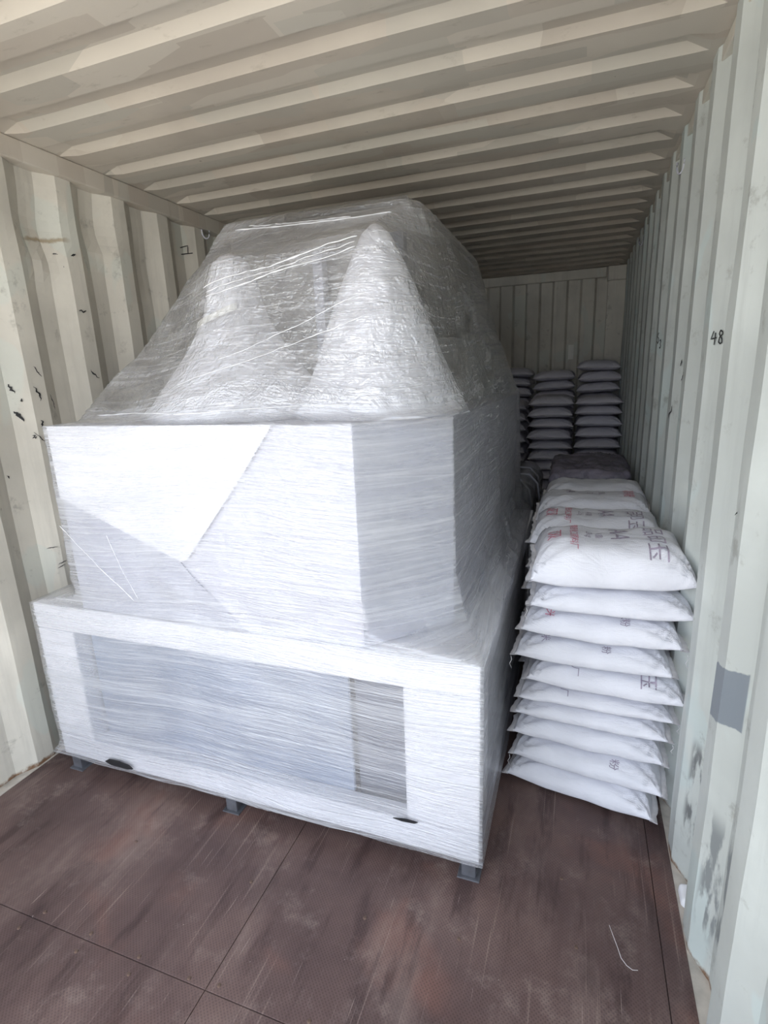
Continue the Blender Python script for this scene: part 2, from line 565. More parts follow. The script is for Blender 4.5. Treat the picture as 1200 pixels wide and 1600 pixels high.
# floor: subfloor with plywood panels laid on it
floor = struct(obj('floor', box(-1.22, 1.22, Y0, Y1 + .04, -.06, -.028), M['subfloor']))
floor['label'] = 'dark red-brown plywood floor'
def panel(x0, x1, y0, y1, mat='floor'):
    return obj('plywood_panel', box(x0, x1, y0, y1, -.027, 0.0, .0015), M[mat], floor)
gap = .0008
for (xa, xb) in ((-1.165, 0.016), (0.016, 1.112)):
    for (ya, yb) in ((Y0, .777), (.777, 3.19), (3.19, 5.60), (5.60, Y1)):
        panel(xa + gap, xb - gap, ya + gap, yb - gap)
panel(1.112 + gap, 1.172, Y0, Y1)
SC = [(-.572, .80), (-.386, .795), (-.384, .745), (-.207, .788), (-.041, .787), (.044, .797), (-.041, 1.072), (.334, 1.075), (.857, 1.371),
      (.9, 1.175), (-.2, .745), (-.60, .742), (.30, .80), (.55, .80), (.78, .80), (1.0, .80), (.30, .742), (-.9, .80), (.6, 1.10), (-.5, 1.08)]
sbm = bmesh.new()
bmesh.ops.create_cone(sbm, cap_ends=True, segments=8, radius1=.006, radius2=.0045, depth=.003)
scr_me = bm_mesh('screw', sbm)
scr_me.materials.append(M['rust'])
for x, y in SC:
    o = link('screw', scr_me, None, floor)
    o.location = (x, y, .001)

ground = struct(obj('ground', box(-30, 30, -40, 20, -.42, -.40), M['ground']))
ground['label'] = 'concrete yard outside the open doors'
# cross beams carrying the floor keep the container above the yard
for i, y in enumerate((Y0 + .05, 1.5, 3.0, 4.5, Y1 - .05)):
    o = obj('cross_beam', box(-1.2, 1.2, y - .04, y + .04, -.40, -.06), M['steel_dark'], floor)

# ------------------------------------------------------------------ marks written and scuffed on the walls
def stroke(bm, pts, w, rough=0.0):
    """a ribbon over (point, normal) pairs lying on the wall, tapered and ragged when rough"""
    prev = None
    n_ = len(pts)
    for i, (p, n) in enumerate(pts):
        d = pts[min(i + 1, n_ - 1)][0] - pts[max(i - 1, 0)][0]
        if d.length < 1e-6: continue
        d.normalize()
        t = i / max(1, n_ - 1)
        ww = w
        off = 0
        if rough:
            ww = w * (.12 + 1.0 * math.sin(PI * t) ** .8) * (.55 + .9 * abs(nz(t * 7, p.y * 50, p.z * 50)))
            off = w * .9 * nz(t * 5, p.z * 31, p.y * 17)
        sd = n.cross(d).normalized()
        c = (bm.verts.new(p + sd * (ww * .5 + off)), bm.verts.new(p - sd * (ww * .5 - off)))
        if prev: bm.faces.new((prev[0], prev[1], c[1], c[0]))
        prev = c

valR = corr_profile(1.573, .278, Y0, Y1)[1]
valL = corr_profile(1.850, .2815, Y0, Y1)[1]
def on_wall(side, y, z, off=.0045):
    v = valR if side > 0 else valL
    e = .004
    x = XI + (XO - XI) * v(y)
    dx = (XO - XI) * (v(y + e) - v(y - e)) / (2 * e)
    n = Vector((-1, dx, 0)).normalized()
    n = Vector((n.x * side, n.y, 0))
    w = .004 * nz(y * 3.1, z * 2.2, side * 7.7) + .002 * nz(y * 9, z * 5, side)
    return Vector((side * (x + w), y, z)) + n * off, n

def wall_marks(name, parent, side, polys, w, label=None, dense=4, rough=0.0):
    bm = bmesh.new()
    for poly in polys:
        pts = []
        for (a, b), (c, d) in zip(poly, poly[1:]):
            for k in range(dense):
                t = k / dense
                pts.append(on_wall(side, a + (c - a) * t, b + (d - b) * t))
        pts.append(on_wall(side, *poly[-1]))
        stroke(bm, pts, w, rough)
    o = obj(name, bm, M['ink'], parent)
    if label: o['label'] = label
    return o

def glyph(strokes, cy, cz, sy, sz):
    # reading direction on the right wall runs towards the door: -y
    return [[(cy - u * sy, cz + v * sz) for u, v in s] for s in strokes]
FOUR = [[(-.15, .5), (-.5, -.1), (.35, -.02)], [(.12, .35), (.05, -.55)]]
EIGHT = [[(.3, .35), (-.1, .5), (-.3, .25), (.25, -.15), (.3, -.42), (0, -.5), (-.3, -.35), (-.2, -.05), (.3, .2), (.3, .35)]]
FIVE = [[(.0, .5), (-.25, .15), (.2, .05), (.3, -.25), (-.05, -.45), (-.35, -.2)], [(.05, .5), (.3, .5)]]
THREE = [[(-.3, .25), (0, .4), (.25, .2), (0, .0), (.3, -.2), (0, -.45), (-.25, -.3)]]
wall_marks('marker_number', wall_right, 1, glyph(FOUR, 1.789, 1.560, .022, .036) + glyph(EIGHT, 1.769, 1.560, .018, .036), .0038, 'handwritten black number 48')
wall_marks('marker_number', wall_right, 1, glyph(FIVE, 2.9205, 1.612, .014, .050) + glyph(THREE, 2.9045, 1.588, .014, .048), .0042, 'handwritten black number 53')
wall_marks('marker_stroke', wall_left, -1, [[(2.563, 2.197), (2.615, 2.215), (2.612, 2.177)], [(2.565, 2.165), (2.636, 2.181)]], .005, 'black marker strokes near the top rail')
for poly, w in (([(1.82, 1.81), (1.859, 1.809)], .009), ([(1.765, 2.022), (1.784, 2.023)], .005), ([(1.827, 2.027), (1.854, 2.03)], .009),
                ([(1.472, 1.517), (1.480, 1.498), (1.489, 1.483)], .010), ([(1.474, 1.416), (1.485, 1.40), (1.498, 1.376)], .016),
                ([(1.567, 1.583), (1.58, 1.558), (1.592, 1.541)], .006), ([(1.551, 1.507), (1.565, 1.475), (1.568, 1.449)], .008),
                ([(1.617, 1.474), (1.63, 1.44), (1.635, 1.409)], .007), ([(1.552, 1.375), (1.557, 1.347)], .010),
                ([(1.829, 1.567), (1.845, 1.553), (1.87, 1.532)], .008), ([(1.519, 1.332), (1.54, 1.30), (1.565, 1.27)], .004),
                ([(1.488, .858), (1.526, .856)], .004), ([(1.515, .78), (1.546, .791)], .005), ([(1.51, .765), (1.54, .775)], .004),
                ([(1.515, 1.32), (1.522, 1.305)], .012), ([(1.50, 1.46), (1.505, 1.45)], .008), ([(1.40, 1.18), (1.405, 1.165)], .006)):
    wall_marks('scuff_mark', wall_left, -1, [poly], w, dense=9, rough=1)
for poly, w in (([(2.155, 1.432), (2.115, 1.465)], .008), ([(2.358, 1.338), (2.378, 1.277)], .007), ([(2.335, 1.51), (2.336, 1.484)], .006),
                ([(2.315, 1.413), (2.318, 1.399)], .008), ([(1.385, 1.164), (1.345, 1.160)], .006)):
    wall_marks('scuff_mark', wall_right, 1, [poly], w, dense=9, rough=1)

# lashing rings below the rails
def ring(loc, side, parent, label):
    bm = bmesh.new()
    pts = []
    for k in range(15):
        a = -PI * .1 + k / 14 * PI * 1.2
        pts.append((0, math.cos(a) * .022, -math.sin(a) * .034))
    t = tube(pts, .004, 6)
    me = bm_mesh('lashing_ring', t, True)
    o = link('lashing_ring', me, M['foam2'], parent)
    o.location = loc
    o.rotation_euler = (0, 0, .5 * side)
    o['label'] = label
ring((-1.16, 2.735, 2.305), -1, wall_left, 'painted steel lashing ring')
ring((1.172, 2.658, 2.262), 1, wall_right, 'painted steel lashing ring')
ring((1.172, 4.22, 2.30), 1, wall_right, 'painted steel lashing ring')

# white slip on the end wall
slip = obj('paper_slip', box(.712, .762, Y1 - .046, Y1 - .0435, 1.58, 1.715), M['paper'])
tag(slip, 'small upright white paper slip stuck on the dark end wall', 'paper slip')

# ------------------------------------------------------------------ wrapped machine
machine = empty('wrapped_machine', (0, 0, 0))
tag(machine, 'tall machine swathed in clear stretch film over white foam sheets, standing on steel feet', 'machine')
FY = 1.28
# feet
for (x, y) in ((.590, 1.312), (-.262, 1.312), (-1.0, 1.312), (.585, 2.95), (-.262, 2.95), (-1.0, 2.95)):
    f = bmesh.new()
    add_box(f, x - .022, x + .022, y - .025, y + .025, .005, .075, .003)
    o = obj('foot', f, M['steel_dark'], machine)
    obj('foot_plate', box(x - .034, x + .034, y - .034, y + .034, 0.0, .005, .001), M['steel_dark'], o)
# base frame of square tube
for (x0, x1, y0, y1) in ((-1.045, .622, 1.2815, 1.345), (-1.045, .622, 2.975, 3.03), (-1.045, -.985, 1.345, 2.975), (.56, .622, 1.345, 2.975), (-.30, -.22, 1.345, 2.975)):
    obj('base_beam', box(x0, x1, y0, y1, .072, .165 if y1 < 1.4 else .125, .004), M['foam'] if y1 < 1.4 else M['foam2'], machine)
# lower cabinet
obj('tabletop', box(-1.047, .624, 1.280, 3.03, .625, .725, .006), M['foam'], machine)
for (x0, x1) in ((-1.047, -.87), (.40, .624)):
    for (y0, y1) in ((1.281, 1.42), (2.90, 3.03)):
        obj('post', box(x0, x1, y0, y1, .166, .624, .006), M['foam'], machine)
obj('front_panel', box(-.862, .20, 1.345, 1.36, .16, .624, .003), M['panel'], machine)
obj('corner_panel', box(.205, .395, 1.38, 1.395, .126, .624, .003), M['panel_dark'], machine)
obj('side_panel', box(.585, .60, 1.43, 2.89, .126, .624, .003), M['panel_dark'], machine)
obj('side_panel', box(-1.02, -1.005, 1.43, 2.89, .126, .624, .003), M['panel'], machine)
# upper cabinet with an angled corner
UP = [(-.795, 1.292), (.282, 1.292), (.495, 1.505), (.52, 2.2), (.52, 3.02), (-.795, 3.02)]
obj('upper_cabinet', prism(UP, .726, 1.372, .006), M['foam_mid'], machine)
obj('corner_cover', prism([(.284, 1.2895), (.499, 1.504), (.503, 1.500), (.288, 1.2855)], .74, 1.368, 0), M['foam2'], machine)  # foam cover on the angled face, its shade put into the grey

def sheet_poly(pts, y, th):
    bm = bmesh.new()
    f = bm.faces.new([bm.verts.new((x, y, z)) for x, z in pts])
    r = bmesh.ops.extrude_face_region(bm, geom=[f])
    for g in r['geom']:
        if isinstance(g, bmesh.types.BMVert): g.co.y += th
    bmesh.ops.recalc_face_normals(bm, faces=bm.faces[:])
    return bm
obj('left_shade_sheet', sheet_poly([(-.795, .73), (-.795, 1.15), (-.40, 1.02), (-.30, .90), (-.12, .73)], 1.2850, .005), M['foam2'], machine)  # grey sheet painting the shade on the left of the cabinet front
obj('foam_sheet', sheet_poly([(-.797, 1.375), (-.797, 1.135), (-.325, .945), (-.30, .955), (-.065, 1.23), (.05, 1.375)], 1.2775, .005), M['foam'], machine)

# rear housing and dome inside the film
obj('rear_housing', prism([(-.465, 1.92), (.275, 1.92), (.275, 2.98), (-.465, 2.98)], 1.374, 2.06, .02), M['housing'], machine)
obj('rear_skirt', prism([(-.62, 2.02), (.40, 2.02), (.40, 2.98), (-.62, 2.98)], 1.374, 1.62, .01), M['housing'], machine)
obj('inner_post', box(-.085, -.045, 1.86, 1.905, 1.374, 1.93, .004), M['foam2'], machine)
obj('inner_post', box(.20, .26, 1.86, 1.905, 1.374, 1.96, .004), M['panel_dark'], machine)

COL_L = (-.275, 1.64)
COL_R = (.245, 1.63)
rL = [(1.374, .33), (1.45, .28), (1.52, .225), (1.60, .165), (1.70, .11), (1.80, .085), (1.87, .062), (1.895, .035), (1.905, .0)]
rR = [(1.374, .27), (1.45, .235), (1.55, .19), (1.65, .155), (1.75, .115), (1.84, .075), (1.90, .045), (1.925, .018), (1.93, .0)]
def lathe(cx, cy, prof, seg=40, flute=.0, ph=0):
    bm = bmesh.new()
    rings = []
    zs = []
    for (a, ra), (b, rb) in zip(prof, prof[1:]):
        for k in range(4): zs.append(a + (b - a) * k / 4)
    zs.append(prof[-1][0] - .0005)
    for z in zs:
        r = interp(prof, z)
        ring = []
        for k in range(seg):
            t = 2 * PI * k / seg
            rr = r * (1 + flute * math.sin(5 * t + ph) + .5 * flute * math.sin(11 * t + ph * 2 + z * 2))
            ring.append(bm.verts.new((cx + rr * math.cos(t), cy + rr * math.sin(t), z)))
        rings.append(ring)
    for r0, r1 in zip(rings, rings[1:]):
        for k in range(seg):
            bm.faces.new((r0[k], r0[(k + 1) % seg], r1[(k + 1) % seg], r1[k]))
    bm.faces.new(rings[0][::-1]); bm.faces.new(rings[-1])
    return bm
def inset(tab, d): return [(z, max(.0005, r - d)) for z, r in tab]
cl = obj('foam_hood', lathe(*COL_L, inset(rL, .004), flute=.03), M['foam'], machine, True)
cr = obj('foam_hood', lathe(*COL_R, inset(rR, .004), flute=.035, ph=1.3), M['foam'], machine, True)
# strip of tape across the rounder hood
bm = bmesh.new()
prev = None
for k in range(9):
    t = math.radians(-125 + k * 9)
    zc = 1.675 + k * .0065
    r = interp(rL, zc) + .014
    a = bm.verts.new((COL_L[0] + r * math.cos(t), COL_L[1] + r * math.sin(t), zc - .011))
    b = bm.verts.new((COL_L[0] + (r - .006) * math.cos(t), COL_L[1] + (r - .006) * math.sin(t), zc + .011))
    if prev: bm.faces.new((prev[0], a, b, prev[1]))
    prev = (a, b)
o = obj('tape_strip', bm, M['paper'], machine); o['label'] = 'white tape strip on the rounder hood'

# --- the film: every level is the taut outline around what stands inside
def hull2(P):
    P = sorted(set((round(x, 5), round(y, 5)) for x, y in P))
    def half(pts):
        h = []
        for p in pts:
            while len(h) > 1 and (h[-1][0] - h[-2][0]) * (p[1] - h[-2][1]) - (h[-1][1] - h[-2][1]) * (p[0] - h[-2][0]) <= 0: h.pop()
            h.append(p)
        return h
    a, b = half(P), half(P[::-1])
    return a[:-1] + b[:-1]
def lerp_poly(A, B, t): return [(a[0] + (b[0] - a[0]) * t, a[1] + (b[1] - a[1]) * t) for a, b in zip(A, B)]
LOW0 = [(-1.10, 1.272), (.634, 1.272), (.634, 1.30), (.634, 2.0), (.615, 3.05), (-1.10, 3.05)]
LOW = [(-1.053, 1.276), (.632, 1.276), (.632, 1.30), (.632, 2.0), (.61, 3.05), (-1.053, 3.05)]
MID = [(-.83, 1.280), (.30, 1.280), (.55, 1.46), (.585, 2.0), (.57, 3.05), (-.83, 3.05)]
UPP = [(-.806, 1.270), (.29, 1.272), (.510, 1.495), (.545, 2.2), (.545, 3.04), (-.806, 3.04)]
UPT = [(-.802, 1.270), (.288, 1.272), (.504, 1.495), (.532, 2.2), (.532, 3.03), (-.802, 3.03)]
LOWKEYS = [(.07, LOW0), (.13, LOW), (.715, LOW), (.732, LOW), (.775, MID), (.90, UPP), (1.36, UPT), (1.376, UPT)]
bodyR = [(1.376, .532), (1.45, .50), (1.69, .41), (2.04, .305), (2.07, .29), (2.09, .24)]
bodyL = [(1.376, -.80), (1.50, -.80), (1.59, -.68), (1.70, -.585), (1.80, -.555), (1.90, -.50), (2.07, -.455), (2.09, -.40)]
cornY = [(1.376, 1.40), (1.50, 1.55), (1.70, 1.63), (1.90, 1.77), (2.07, 1.89), (2.09, 1.95)]
bodyF = [(1.376, 1.272), (1.40, 1.50), (1.5, 1.74), (1.7, 1.84), (1.9, 1.88), (2.06, 1.90), (2.09, 1.96)]
def ring_poly(z):
    if z <= 1.376:
        for (a, A), (b, B) in zip(LOWKEYS, LOWKEYS[1:]):
            if a <= z <= b: return hull2(lerp_poly(A, B, (z - a) / (b - a)))
        return hull2(LOW0)
    P = []
    l, r, f = interp(bodyL, z), interp(bodyR, z), interp(bodyF, z)
    P += [(l, interp(cornY, z)), (r, f + .05), (r, 3.02), (l, 3.02), (r * .9, f)]
    # front rim of the upper cabinet lets go gradually
    t = min(1, (z - 1.376) / .05)
    if t < 1:
        k = t ** .5
        P += [(-.80 + .25 * k, 1.272 + .17 * k), (.288 - .02 * k, 1.272 + .15 * k), (.504 - .06 * k, 1.495 + .04 * k)]
    for (cx, cy), tab, top in ((COL_L, rL, 1.905), (COL_R, rR, 1.93)):
        if z < top:
            rr = interp(tab, z) + .012
            P += [(cx + rr * math.cos(q * PI / 12), cy + rr * math.sin(q * PI / 12)) for q in range(24)]
        else:
            q = min(1, (z - top) / .11)
            P += [(cx, cy - .01 + (interp(bodyF, z) - cy) * q)]
    return hull2(P)
FC = (-.12, 2.2)
def ray_poly(poly, th):
    dx, dy = math.cos(th), math.sin(th)
    best = 0
    n = len(poly)
    for i in range(n):
        ax, ay = poly[i][0] - FC[0], poly[i][1] - FC[1]
        bx, by = poly[(i + 1) % n][0] - FC[0], poly[(i + 1) % n][1] - FC[1]
        ex, ey = bx - ax, by - ay
        den = dx * ey - dy * ex
        if abs(den) < 1e-9: continue
        t = (ax * ey - ay * ex) / den
        u = (ax * dy - ay * dx) / den
        if t > 0 and -1e-6 <= u <= 1 + 1e-6: best = max(best, t)
    return best
def make_film():
    ths = [2 * PI * k / 420 for k in range(420)]
    for poly in (LOW, UPP, UPT, MID):
        for p in poly: ths.append(math.atan2(p[1] - FC[1], p[0] - FC[0]) % (2 * PI))
    ths = sorted(ths)
    ths = [t for i, t in enumerate(ths) if i == 0 or t - ths[i - 1] > 1e-4]
    zs = []
    for a, b, n in ((.07, .13, 6), (.13, .70, 46), (.70, .735, 4), (.735, .78, 6), (.78, 1.35, 46), (1.35, 1.376, 3), (1.376, 1.44, 9), (1.44, 1.90, 48), (1.90, 2.09, 24)):
        zs += [a + (b - a) * k / n for k in range(n)]
    zs.append(2.09)
    bm = bmesh.new()
    uvl = bm.loops.layers.uv.new('UVMap')
    rows = []
    for z in zs:
        poly = ring_poly(z)
        row = []
        for th in ths:
            r = ray_poly(poly, th)
            arc = th * 1.25
            x, y = FC[0] + r * math.cos(th), FC[1] + r * math.sin(th)
            w = .0013 * nz(arc * 2.5, z * 55 + 1.5 * nz(arc * 1.3, z * 3, 1), 0) + .0035 * nz(x * 6, y * 6, z * 7)
            if z > 1.40: w += .007 * nz(arc * 9, z * 11, 4) + .004 * nz(arc * 22, z * 22, 8)
            if .735 < z < .9: w += .006 * nz(arc * 8, z * 14, 6)
            r += w + .0025
            zz = z + (.012 * nz(arc * 5, 0, 9) if z < .075 else 0)
            row.append(bm.verts.new((FC[0] + r * math.cos(th), FC[1] + r * math.sin(th), zz)))
        rows.append(row)
    n = len(ths)
    for i in range(len(rows) - 1):
        for k in range(n):
            k2 = (k + 1) % n
            f = bm.faces.new((rows[i][k], rows[i][k2], rows[i + 1][k2], rows[i + 1][k]))
            u0, u1 = ths[k] * 1.25, (ths[k2] if k2 else 2 * PI) * 1.25
            for lp, (u, v) in zip(f.loops, ((u0, zs[i]), (u1, zs[i]), (u1, zs[i + 1]), (u0, zs[i + 1]))):
                lp[uvl].uv = (u, v)
    top = bm.verts.new((-.09, 2.45, 2.095))
    for k in range(n):
        k2 = (k + 1) % n
        f = bm.faces.new((rows[-1][k], rows[-1][k2], top))
        for lp in f.loops:
            lp[uvl].uv = (lp.vert.co.x * 2, lp.vert.co.y)
    return obj('stretch_film', bm, M['film'], machine, True)
film = make_film()
film['label'] = 'clear streaky stretch film'

def film_pt(x, y, z, off=.008):
    th = math.atan2(y - FC[1], x - FC[0]) % (2 * PI)
    r = ray_poly(ring_poly(z), th) + off
    return (FC[0] + r * math.cos(th), FC[1] + r * math.sin(th), z)
def strand(p, q, rad, n=60, seed=0.0):
    pts = []
    for k in range(n + 1):
        t = k / n
        x, y, z = (p[i] + (q[i] - p[i]) * t for i in range(3))
        z += .010 * nz(t * 3, seed, 0) + .003 * nz(t * 14, seed, 3)
        pts.append(film_pt(x, y, z, .006))
    return obj('film_strand', tube(pts, lambda t: rad * (.35 + .9 * abs(nz(t * 9, seed, 5))), 5, 1.0), M['film_rope'], machine, True)
strand((-.33, 1.53, 1.79), (.235, 1.52, 1.885), .0042, seed=1)
strand((-.31, 1.53, 1.76), (.225, 1.52, 1.855), .0030, seed=2)
strand((-.31, 1.53, 1.775), (.225, 1.52, 1.87), .0022, seed=3)
strand((-.78, 1.30, 1.40), (.25, 1.35, 1.42), .0028, seed=4)
strand((.24, 1.52, 1.72), (-.20, 1.52, 1.56), .0022, seed=5)
strand((.24, 1.52, 1.66), (-.30, 1.52, 1.49), .0026, seed=6)
strand((-.80, 1.275, 1.04), (-.54, 1.275, .79), .0030, seed=9)
strand((-.60, 1.275, 1.02), (-.52, 1.275, .80), .0024, seed=10)
strand((-.40, 1.85, 2.035), (.24, 1.78, 1.99), .0045, seed=7)
strand((-.35, 1.85, 2.045), (.10, 1.80, 2.01), .0030, seed=8)
# flat black sheets over the film, painting the shade inside fork slots
obj('fork_slot_shade', sheet_poly([(-.81, .100), (-.79, .113), (-.74, .116), (-.69, .108), (-.675, .097), (-.70, .090), (-.78, .090)], 1.262, .004), M['black'], machine)
obj('fork_slot_shade', sheet_poly([(.36, .174), (.40, .181), (.44, .180), (.43, .173), (.39, .170)], 1.266, .003), M['black'], machine)

# ------------------------------------------------------------------ dark wrapped crate behind the machine
crate = empty('wrapped_crate', (0, 0, 0))
tag(crate, 'low dark crate in clear film with gathered pale edges, behind the wrapped machine', 'crate')
obj('crate_body', box(-.80, .56, 3.25, 4.15, 0, .78, .03), M['dark_crate'], crate)
def lumpy_box(x0, x1, y0, y1, z0, z1, amp, seed, rnd=.05, cuts=18, fold=0.0):
    bm = bmesh.new()
    bmesh.ops.create_cube(bm, size=2)
    bmesh.ops.subdivide_edges(bm, edges=bm.edges[:], cuts=cuts, use_grid_fill=True)
    cx, cy, cz = (x0 + x1) / 2, (y0 + y1) / 2, (z0 + z1) / 2
    hx, hy, hz = (x1 - x0) / 2, (y1 - y0) / 2, (z1 - z0) / 2
    for v in bm.verts:
        p = Vector((v.co.x * hx, v.co.y * hy, v.co.z * hz))
        q = Vector((max(-hx + rnd, min(hx - rnd, p.x)), max(-hy + rnd, min(hy - rnd, p.y)), max(-hz + rnd, min(hz - rnd, p.z))))
        d = p - q
        if d.length > 1e-6:
            d = d.normalized() * rnd
        p = q + d
        s = min(1, max(0, (v.co.z + 1) * 3))
        w = amp * nz(p.x * 9 + seed, p.y * 9, p.z * 9) + amp * .5 * nz(p.x * 22, p.y * 22 + seed, p.z * 22)
        w += fold * (1 - 2 * abs(nz(p.x * 5 + seed, p.y * 26 + 4 * nz(p.x * 6, p.y * 3, seed), p.z * 24))) ** 2 if fold else 0
        nrm = d.normalized() if d.length > 1e-6 else Vector((0, 0, 0))
        p += nrm * w * s
        v.co = Vector((cx, cy, cz)) + p
    return bm
obj('crate_film', lumpy_box(-.83, .60, 3.22, 4.18, .005, .83, .02, 3.0, rnd=.09), M['film'], crate, True)
for k, (xx, yy) in enumerate(((.55, 3.3), (.585, 3.5), (.57, 3.75))):
    obj('film_gather', tube([(xx - .12, yy, .845), (xx - .03, yy + .03, .835), (xx + .02, yy + .06, .77), (xx + .035, yy + .08, .66)], .007, 6), M['foam2'], crate, True)

# ------------------------------------------------------------------ sacks
A_, B_ = .245, .172
def g1(t, p, q): return max(0.0, 1 - abs(t) ** p) ** q
class Sack:
    def __init__(s, seed, crown=.083, under=.022, fold=.0045):
        s.seed, s.crown, s.under, s.fold = seed, crown, under, fold
    def top(s, u, v):
        G = g1(u, 6.0, .58) * g1(v, 3.6, .5)
        w = s.fold * nz(u * 5 + s.seed, v * 4, 1) + s.fold * .7 * nz(u * 11, v * 7 + s.seed, 2)
        ang = math.atan2(1.02 - abs(v), 1.02 - abs(u))
        rad = math.hypot(1.02 - abs(v), 1.02 - abs(u))
        cr = s.fold * 3.2 * math.exp(-(rad / .5) ** 2) * math.sin(ang * 13 + s.seed + (3 if u > 0 else 0) + (5 if v > 0 else 0))
        return s.crown * G + (w + cr) * min(1, G * 3)
    def bot(s, u, v):
        return -s.under * g1(u, 6, .6) * g1(v, 6, .6)
    def xy(s, u, v):
        x = A_ * u * (1 - .045 * (1 - v * v) * abs(u) ** 4)
        y = B_ * v * (1 - .05 * (1 - u * u) * abs(v) ** 4)
        x += .006 * nz(v * 3, s.seed, 7) * abs(u) ** 4
        y += .008 * nz(u * 3, s.seed, 3) * abs(v) ** 4
        return x, y
    def rim(s, u, v):
        return .006 * nz(u * 1.8 + s.seed, v * 1.8, 5) + .016 * u * u
    def mesh(s):
        nx, ny = 34, 24
        bm = bmesh.new()
        def cs(i, n):
            t = -1 + 2 * i / n
            return math.copysign(1 - (1 - abs(t)) ** 1.5, t)
        T, Bt = [], []
        for i in range(nx + 1):
            rt, rb = [], []
            for j in range(ny + 1):
                u, v = cs(i, nx), cs(j, ny)
                x, y = s.xy(u, v)
                z0 = s.rim(u, v)
                edge = i in (0, nx) or j in (0, ny)
                a = bm.verts.new((x, y, z0 + (0 if edge else s.top(u, v))))
                rt.append(a)
                rb.append(a if edge else bm.verts.new((x, y, z0 + s.bot(u, v))))
            T.append(rt); Bt.append(rb)
        for i in range(nx):
            for j in range(ny):
                bm.faces.new((T[i][j], T[i + 1][j], T[i + 1][j + 1], T[i][j + 1]))
                q = (Bt[i][j], Bt[i][j + 1], Bt[i + 1][j + 1], Bt[i + 1][j])
                if len(set(q)) == 4 and not all(a is b for a, b in zip(q, (T[i][j], T[i][j + 1], T[i + 1][j + 1], T[i + 1][j]))):
                    bm.faces.new(q)
        me = bm_mesh('sack_body', bm, True)
        return me
    def seam(s):
        """sewn end hems: ragged flat strips with a loose corner, at both ends"""
        out = []
        for sg in (-1, 1):
            bm = bmesh.new()
            prev = None
            for j in range(21):
                v = -1 + 2 * j / 20
                x, y = s.xy(sg, v)
                z = s.rim(sg, v)
                w = .016 + .006 * nz(v * 9, s.seed, sg * 3)
                dz = -.006 * nz(v * 5, s.seed, 2 + sg)
                c = [bm.verts.new(p) for p in ((x - sg * .008, y, z + .003), (x + sg * w, y * 1.02, z + dz + .002), (x + sg * w, y * 1.02, z + dz - .002), (x - sg * .008, y, z - .003))]
                if prev:
                    for k in range(4):
                        bm.faces.new((prev[k], c[k], c[(k + 1) % 4], prev[(k + 1) % 4]))
                prev = c
            bmesh.ops.recalc_face_normals(bm, faces=bm.faces[:])
            out.append(bm_mesh('sewn_hem', bm, True))
        return out

KINDS = [Sack(1.7), Sack(5.1), Sack(9.3), Sack(14.9), Sack(21.2), Sack(33.3, crown=.125, fold=.005), Sack(41.2, crown=.105, fold=.006), Sack(52.9, crown=.11, fold=.006)]
for k in KINDS:
    k.me = k.mesh(); k.me.materials.append(M['sack'])
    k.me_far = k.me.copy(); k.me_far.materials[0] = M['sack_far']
    k.hems = k.seam()
    for h in k.hems: h.materials.append(M['thread'])
thread_me = []
for sd in (0, 1):
    t = tube([(0, 0, 0), (.004, -.004, -.012), (-.003, -.006, -.03), (.004, -.008, -.048)], .0011, 5)
    me = bm_mesh('loose_thread', t, True); me.materials.append(M['thread'])
    thread_me.append(me)

# printed lettering laid on the sack's top face
_tcache = {}
def text_mesh(txt, size):
    cu = bpy.data.curves.new('lettering', 'FONT')
    cu.body = txt
    cu.size = size
    cu.align_x = 'LEFT'
    cu.align_y = 'BOTTOM'
    cu.resolution_u = 2
    o = bpy.data.objects.new('lettering', cu)
    C.objects.link(o)
    bpy.context.view_layer.update()
    dg = bpy.context.evaluated_depsgraph_get()
    me = bpy.data.meshes.new_from_object(o.evaluated_get(dg))
    bpy.data.objects.remove(o)
    return me
def print_on(sack, parent, txt, size, x, y, mat, stretch=1.0):
    """x: left edge of the glyph baseline (glyph tops point to +x), y: where reading starts; reading runs towards -y."""
    me0 = text_mesh(txt, size)
    bm = bmesh.new(); bm.from_mesh(me0); bpy.data.meshes.remove(me0)
    bmesh.ops.triangulate(bm, faces=bm.faces[:])
    for _ in range(2):
        long = [e for e in bm.edges if e.calc_length() > .012]
        if long: bmesh.ops.subdivide_edges(bm, edges=long, cuts=1)
        bmesh.ops.triangulate(bm, faces=[f for f in bm.faces if len(f.verts) > 3])
    for v in bm.verts:
        px = x + v.co.y
        py = y - v.co.x * stretch
        u, w = max(-.985, min(.985, px / A_)), max(-.985, min(.985, py / B_))
        v.co = Vector((px, py, sack.rim(u, w) + sack.top(u, w) + .0022))
    bmesh.ops.recalc_face_normals(bm, faces=bm.faces[:])
    o = obj('printed_lettering', bm, mat, parent)
    return o

ORD = ['first', 'second', 'third', 'fourth', 'fifth', 'sixth', 'seventh', 'eighth', 'ninth', 'tenth', 'eleventh', 'twelfth', 'thirteenth', 'fourteenth', 'fifteenth', 'sixteenth', 'seventeenth']
def place_sack(kind, loc, rz, label, group, far=False, sc=(1, 1, 1), tilt=(0, 0)):
    t = empty('woven_sack', loc, rz)
    t.rotation_euler = (tilt[0], tilt[1], rz)
    t.scale = sc
    tag(t, label, 'sack', group)
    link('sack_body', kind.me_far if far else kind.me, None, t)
    for h in kind.hems:
        link('sewn_hem', h, None, t)
    return t

rnd = random.Random(7)
